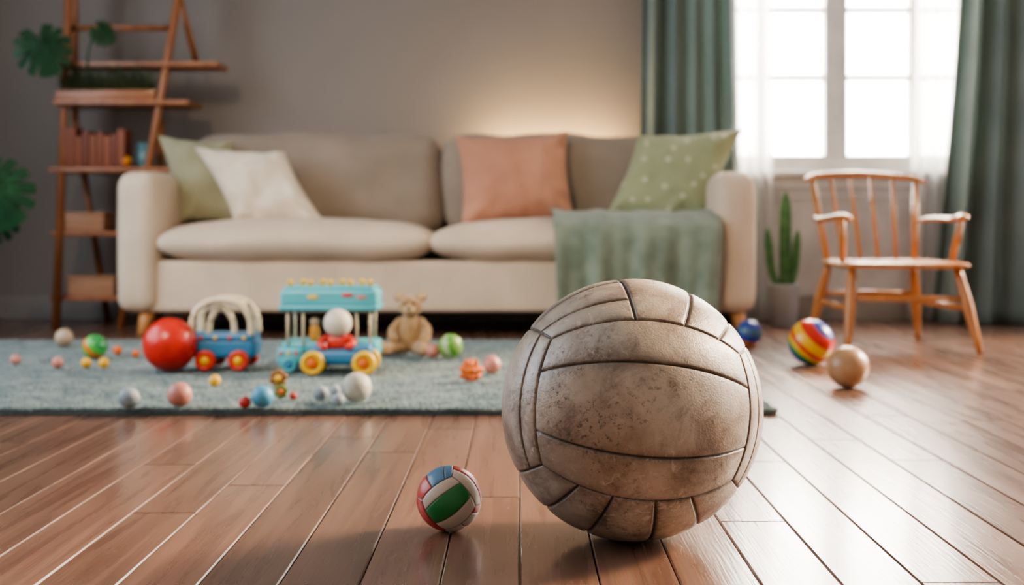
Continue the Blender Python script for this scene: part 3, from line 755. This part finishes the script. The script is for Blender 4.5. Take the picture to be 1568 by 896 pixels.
flower((-.632,3.42,RZ+.024),.026,cBr,cY); flower((-.585,3.20,RZ+.018),.019,bcol('olive_paint',(.2,.25,.06)),cOr)

# ------------------------------------------------------------------ blue toy car
TC=empty('toy_car',(-.87,3.86,RZ))
cBlu=bcol('toy_blue_plastic',(.05,.22,.42),.35); cCy=bcol('toy_cyan_plastic',(.10,.46,.54),.35); cCr=bcol('toy_cream_plastic',(.70,.60,.43),.4); cYw=bcol('toy_yellow_plastic',(.85,.50,.03),.35); cRr=bcol('toy_red_plastic',(.65,.05,.03),.35); cBk=bcol('toy_dark_plastic',(.03,.03,.04),.4)
rbox('body',(-.868,3.87,.080),(.185,.12,.058),.014,cBlu,TC,n=4)
rbox('hood',(-.945,3.87,.100),(.06,.11,.05),.02,cBlu,TC,n=3)
rbox('side_panel',(-.868,3.87,.112),(.175,.126,.022),.008,cBlu,TC,n=3)
for i in range(4): ball('stud_%d'%i,(-.93+i*.042,3.806,.112),.006,cYw if i%2 else cRr,TC,(1,.5,1),seg=12,ring=8)
for y,dx in ((3.818,0),(3.922,.0)):
    tube('arch_large',[(-.960+dx,y,.118),(-.952+dx,y,.180),(-.915+dx,y,.214),(-.87+dx,y,.222),(-.82+dx,y,.210),(-.790+dx,y,.170),(-.785+dx,y,.118)],.0105,cCr,TC,seg=12)
tube('arch_small',[(-.915,3.84,.118),(-.908,3.84,.165),(-.877,3.84,.200),(-.845,3.84,.165),(-.838,3.84,.118)],.0095,cCr,TC,seg=12)
for x in (-.915,-.82): tube('cross_bar',[(x,3.818,.211),(x,3.922,.211)],.009,cCr,TC,smoothpath=False)
for i,(x,y) in enumerate(((-.915,3.80),(-.818,3.80),(-.915,3.94),(-.818,3.94))):
    wheel('wheel_%d'%i,(x,y,RZ+.030),.030,.026,cRr,cYw,TC)
# ------------------------------------------------------------------ toy bus
TB=empty('toy_bus',(-.555,3.8,RZ))
rbox('roof',(-.555,3.86,.228),(.282,.15,.052),.012,cCy,TB,n=6)
rbox('roof_rim',(-.555,3.86,.200),(.290,.158,.016),.006,cCy,TB,n=4)
rbox('roof_lid',(-.555,3.86,.256),(.262,.13,.012),.005,cCy,TB)
for i in range(9):
    lathe('peg_%d'%i,(-.67+i*.029,3.82+(i%2)*.05,.26),[(0,0),(.006,0),(.006,.012),(.008,.014),(.006,.020),(0,.022)],cYw,TB,12)
for i,(x,c) in enumerate(((-.60,cYw),(-.50,cRr),(-.46,cP))):
    ball('decor_%d'%i,(x,3.785,.232+(i%2)*.006),.009,c,TB,(2.0,.35,.7),seg=14,ring=8)
for i,(x,y) in enumerate(((-.675,3.80),(-.63,3.80),(-.475,3.80),(-.435,3.80),(-.675,3.92),(-.435,3.92),(-.555,3.92))):
    tube('pole_%d'%i,[(x,y,.09),(x,y,.197)],.0042,cCr,TB,smoothpath=False,seg=10)
rbox('wagon_body',(-.555,3.87,.078),(.28,.14,.05),.012,cCy,TB,n=4)
rbox('wagon_step',(-.665,3.80,.060),(.075,.06,.055),.012,cCy,TB,n=3)
for i,c in enumerate((cRr,cYw,cRr)): ball('light_%d'%i,(-.69+i*.022,3.77,.07),.006,c,TB,(1,.5,1),seg=12,ring=8)
rbox('car_body',(-.512,3.745,.065),(.175,.09,.045),.018,cBlu,TB,n=4)
rbox('car_hood',(-.452,3.745,.085),(.06,.08,.03),.013,cBlu,TB,n=3)
rbox('car_fender',(-.575,3.745,.085),(.04,.08,.03),.013,cBlu,TB,n=3)
rbox('driver_torso',(-.52,3.75,.105),(.07,.05,.05),.022,cRr,TB,n=4)
ball('driver_head',(-.522,3.745,.160),.041,mat('driver_white',(.66,.60,.51),.5),TB,seg=24,ring=16)
for s in (-1,1):
    tube('driver_arm',[(-.522+s*.03,3.745,.12),(-.522+s*.048,3.72,.105),(-.522+s*.03,3.70,.095)],.009,cRr,TB,seg=10)
rbox('passenger',(-.60,3.82,.125),(.03,.03,.05),.012,bcol('passenger_yellow',(.6,.3,.05)),TB,n=3); ball('passenger_head',(-.60,3.82,.158),.015,cBe,TB,seg=14,ring=10)
for i,(x,y) in enumerate(((-.585,3.69),(-.440,3.69),(-.585,3.80),(-.440,3.80))):
    wheel('wheel_%d'%i,(x,y,RZ+.034),.034,.028,cYw,cOr,TB)
for i,(x,y) in enumerate(((-.665,3.765),(-.665,3.95),(-.45,3.95))): wheel('rear_wheel_%d'%i,(x,y,RZ+.022),.022,.02,cCy,cBlu,TB)

# ------------------------------------------------------------------ teddy bear
def teddy():
    e=empty('teddy_bear',(-.36,4.25,RZ))
    cx,cy,cz=-.358,4.27,RZ
    mt=mat('plush_brown',(.50,.30,.14),1.0,(.37,.215,.095),60,.8,250,sheen=.5)
    ml=mat('plush_light',(.66,.46,.26),1.0,bump=.5,bscale=250)
    parts=[((0,0,.062),(.044,.038,.055)),((0,-.005,.085),(.036,.032,.045)),((0,-.008,.160),(.041,.037,.036)),((0,-.004,.125),(.024,.022,.02)),
      ((-.037,0,.190),(.018,.010,.018)),((.037,0,.190),(.018,.010,.018)),
      ((0,-.040,.150),(.019,.017,.015))]
    V=[];F=[]
    def ell(c,r,rot=None,seg=20,ring=12):
        o=len(V)
        for i in range(seg):
            for j in range(ring+1):
                th=math.pi*j/ring;p=2*math.pi*i/seg
                v=Vector((r[0]*math.sin(th)*math.cos(p),r[1]*math.sin(th)*math.sin(p),r[2]*math.cos(th)))
                V.append((cx+c[0]+v.x,cy+c[1]+v.y,cz+c[2]+v.z))
        F.extend(grid_faces(seg,ring+1,True,o))
    for c,r in parts: ell(c,r)
    def limb(pts,rs):
        P=catmull(pts,8)
        n=len(P)
        for i,p in enumerate(P):
            t=i/(n-1)*(len(rs)-1);a=int(min(t,len(rs)-2));r=rs[a]+(rs[a+1]-rs[a])*(t-a)
            ell(p,(r,r,r),seg=14,ring=8)
    limb([(-.034,-.004,.108),(-.055,-.018,.080),(-.052,-.040,.055)],[.015,.016,.018])
    limb([(.034,-.004,.108),(.055,-.018,.082),(.050,-.038,.052)],[.015,.016,.018])
    limb([(-.022,-.01,.026),(-.055,-.045,.023),(-.078,-.075,.021)],[.024,.021,.019]); ell((-.084,-.082,.028),(.018,.014,.026))
    limb([(.022,-.01,.026),(.040,-.050,.023),(.046,-.082,.021)],[.024,.021,.019]); ell((.048,-.090,.028),(.018,.014,.026))
    o=mobj('plush_body',V,F,mt,True,e)
    r=o.modifiers.new('r','REMESH'); r.mode='VOXEL'; r.voxel_size=.0028; r.use_smooth_shade=True
    sm=o.modifiers.new('s','SMOOTH'); sm.iterations=6
    tx=bpy.data.textures.new('fur','CLOUDS'); tx.noise_scale=.006
    dm=o.modifiers.new('d','DISPLACE'); dm.texture=tx; dm.strength=.003
    ball('muzzle',(cx,cy-.051,cz+.149),.0165,ml,e,(1.1,.6,.85),seg=18,ring=12)
    ball('nose',(cx,cy-.062,cz+.155),.006,cBk,e,(1.2,.7,.8),seg=12,ring=8)
    for s_ in (-1,1):
        ball('eye',(cx+s_*.016,cy-.043,cz+.170),.0048,cBk,e,seg=12,ring=8)
        ball('inner_ear',(cx+s_*.037,cy-.010,cz+.190),.011,ml,e,(1,.4,1),seg=12,ring=8)
    ball('foot_pad',(cx-.086,cy-.094,cz+.028),.012,ml,e,(1,.4,1.4),seg=12,ring=8)
    ball('foot_pad',(cx+.049,cy-.102,cz+.028),.012,ml,e,(1,.4,1.4),seg=12,ring=8)
    tube('mouth',[(cx-.008,cy-.061,cz+.144),(cx,cy-.063,cz+.141),(cx+.008,cy-.061,cz+.144)],.0012,cBk,e,seg=6)
teddy()

# ------------------------------------------------------------------ lights
S=Vector((0.80,0.34,0.52)).normalized()
sun=bpy.data.lights.new('sun','SUN'); sun.energy=7.5; sun.angle=rad(11); sun.color=(1,.76,.50)
so=bpy.data.objects.new('sun',sun); so.rotation_euler=S.to_track_quat('Z','Y').to_euler(); so.location=(6,8,5); col.objects.link(so)
def area(name,loc,target,sx,sy,p,c):
    l=bpy.data.lights.new(name,'AREA'); l.shape='RECTANGLE'; l.size=sx; l.size_y=sy; l.energy=p; l.color=c
    o=bpy.data.objects.new(name,l); o.location=loc; o.rotation_euler=(Vector(loc)-Vector(target)).to_track_quat('Z','Y').to_euler(); col.objects.link(o)
area('window_light_left',(XL-.3,3.0,1.5),(0,3.0,.3),3.0,1.9,85,(.70,.84,1))
area('window_light_back',(1.48,YB+.45,1.5),(1.1,3,.2),1.4,1.7,120,(1,.90,.74))
fill_=bpy.data.lights.new('front_fill_spot','SPOT'); fill_.energy=290; fill_.color=(1,.80,.58); fill_.spot_size=rad(48); fill_.spot_blend=1; fill_.shadow_soft_size=.25  # warm fill added to brighten the sofa front, unseen and without a fixture
o=bpy.data.objects.new('front_fill_spot',fill_); o.location=(-1.5,1.3,2.55); o.rotation_euler=(Vector((-1.5,1.3,2.55))-Vector((-.55,5.0,.15))).to_track_quat('Z','Y').to_euler(); col.objects.link(o)
# LED strip lamp lying along the top of the sofa's back frame, washing the wall
rbox('led_strip_lamp',(0.15,5.885,.737),(.66,.02,.012),.003,mat('lamp_housing',(.5,.5,.5),.4),None)
area('led_strip_light',(0.15,5.885,.748),(0.15,5.96,.85),.62,.014,5.0,(1,.66,.30))

w=bpy.data.worlds.new('sky'); sc.world=w; w.use_nodes=True; N,L=w.node_tree.nodes,w.node_tree.links
bg=N['Background']; tc=N.new('ShaderNodeTexCoord'); dp=N.new('ShaderNodeVectorMath'); dp.operation='DOT_PRODUCT'
dp.inputs[1].default_value=Vector((.35,.9,.25)).normalized(); L.new(tc.outputs['Generated'],dp.inputs[0])
cr=N.new('ShaderNodeMapRange'); cr.interpolation_type='SMOOTHSTEP'; cr.inputs[1].default_value=.2; cr.inputs[2].default_value=.95; cr.inputs[3].default_value=.38; cr.inputs[4].default_value=16
L.new(dp.outputs['Value'],cr.inputs[0]); L.new(cr.outputs[0],bg.inputs['Strength'])
bg.inputs[0].default_value=(1,.96,.90,1)

# ------------------------------------------------------------------ camera
cam=bpy.data.cameras.new('camera'); co=bpy.data.objects.new('camera',cam); col.objects.link(co)
co.location=(0,0,.45); co.rotation_euler=(rad(90),0,0)
cam.sensor_width=36; cam.lens=36*2000/1568; cam.shift_x=-12/1568; cam.shift_y=-108/1568
cam.clip_start=.05
cam.dof.use_dof=True; cam.dof.focus_distance=1.76; cam.dof.aperture_fstop=3.6
sc.camera=co
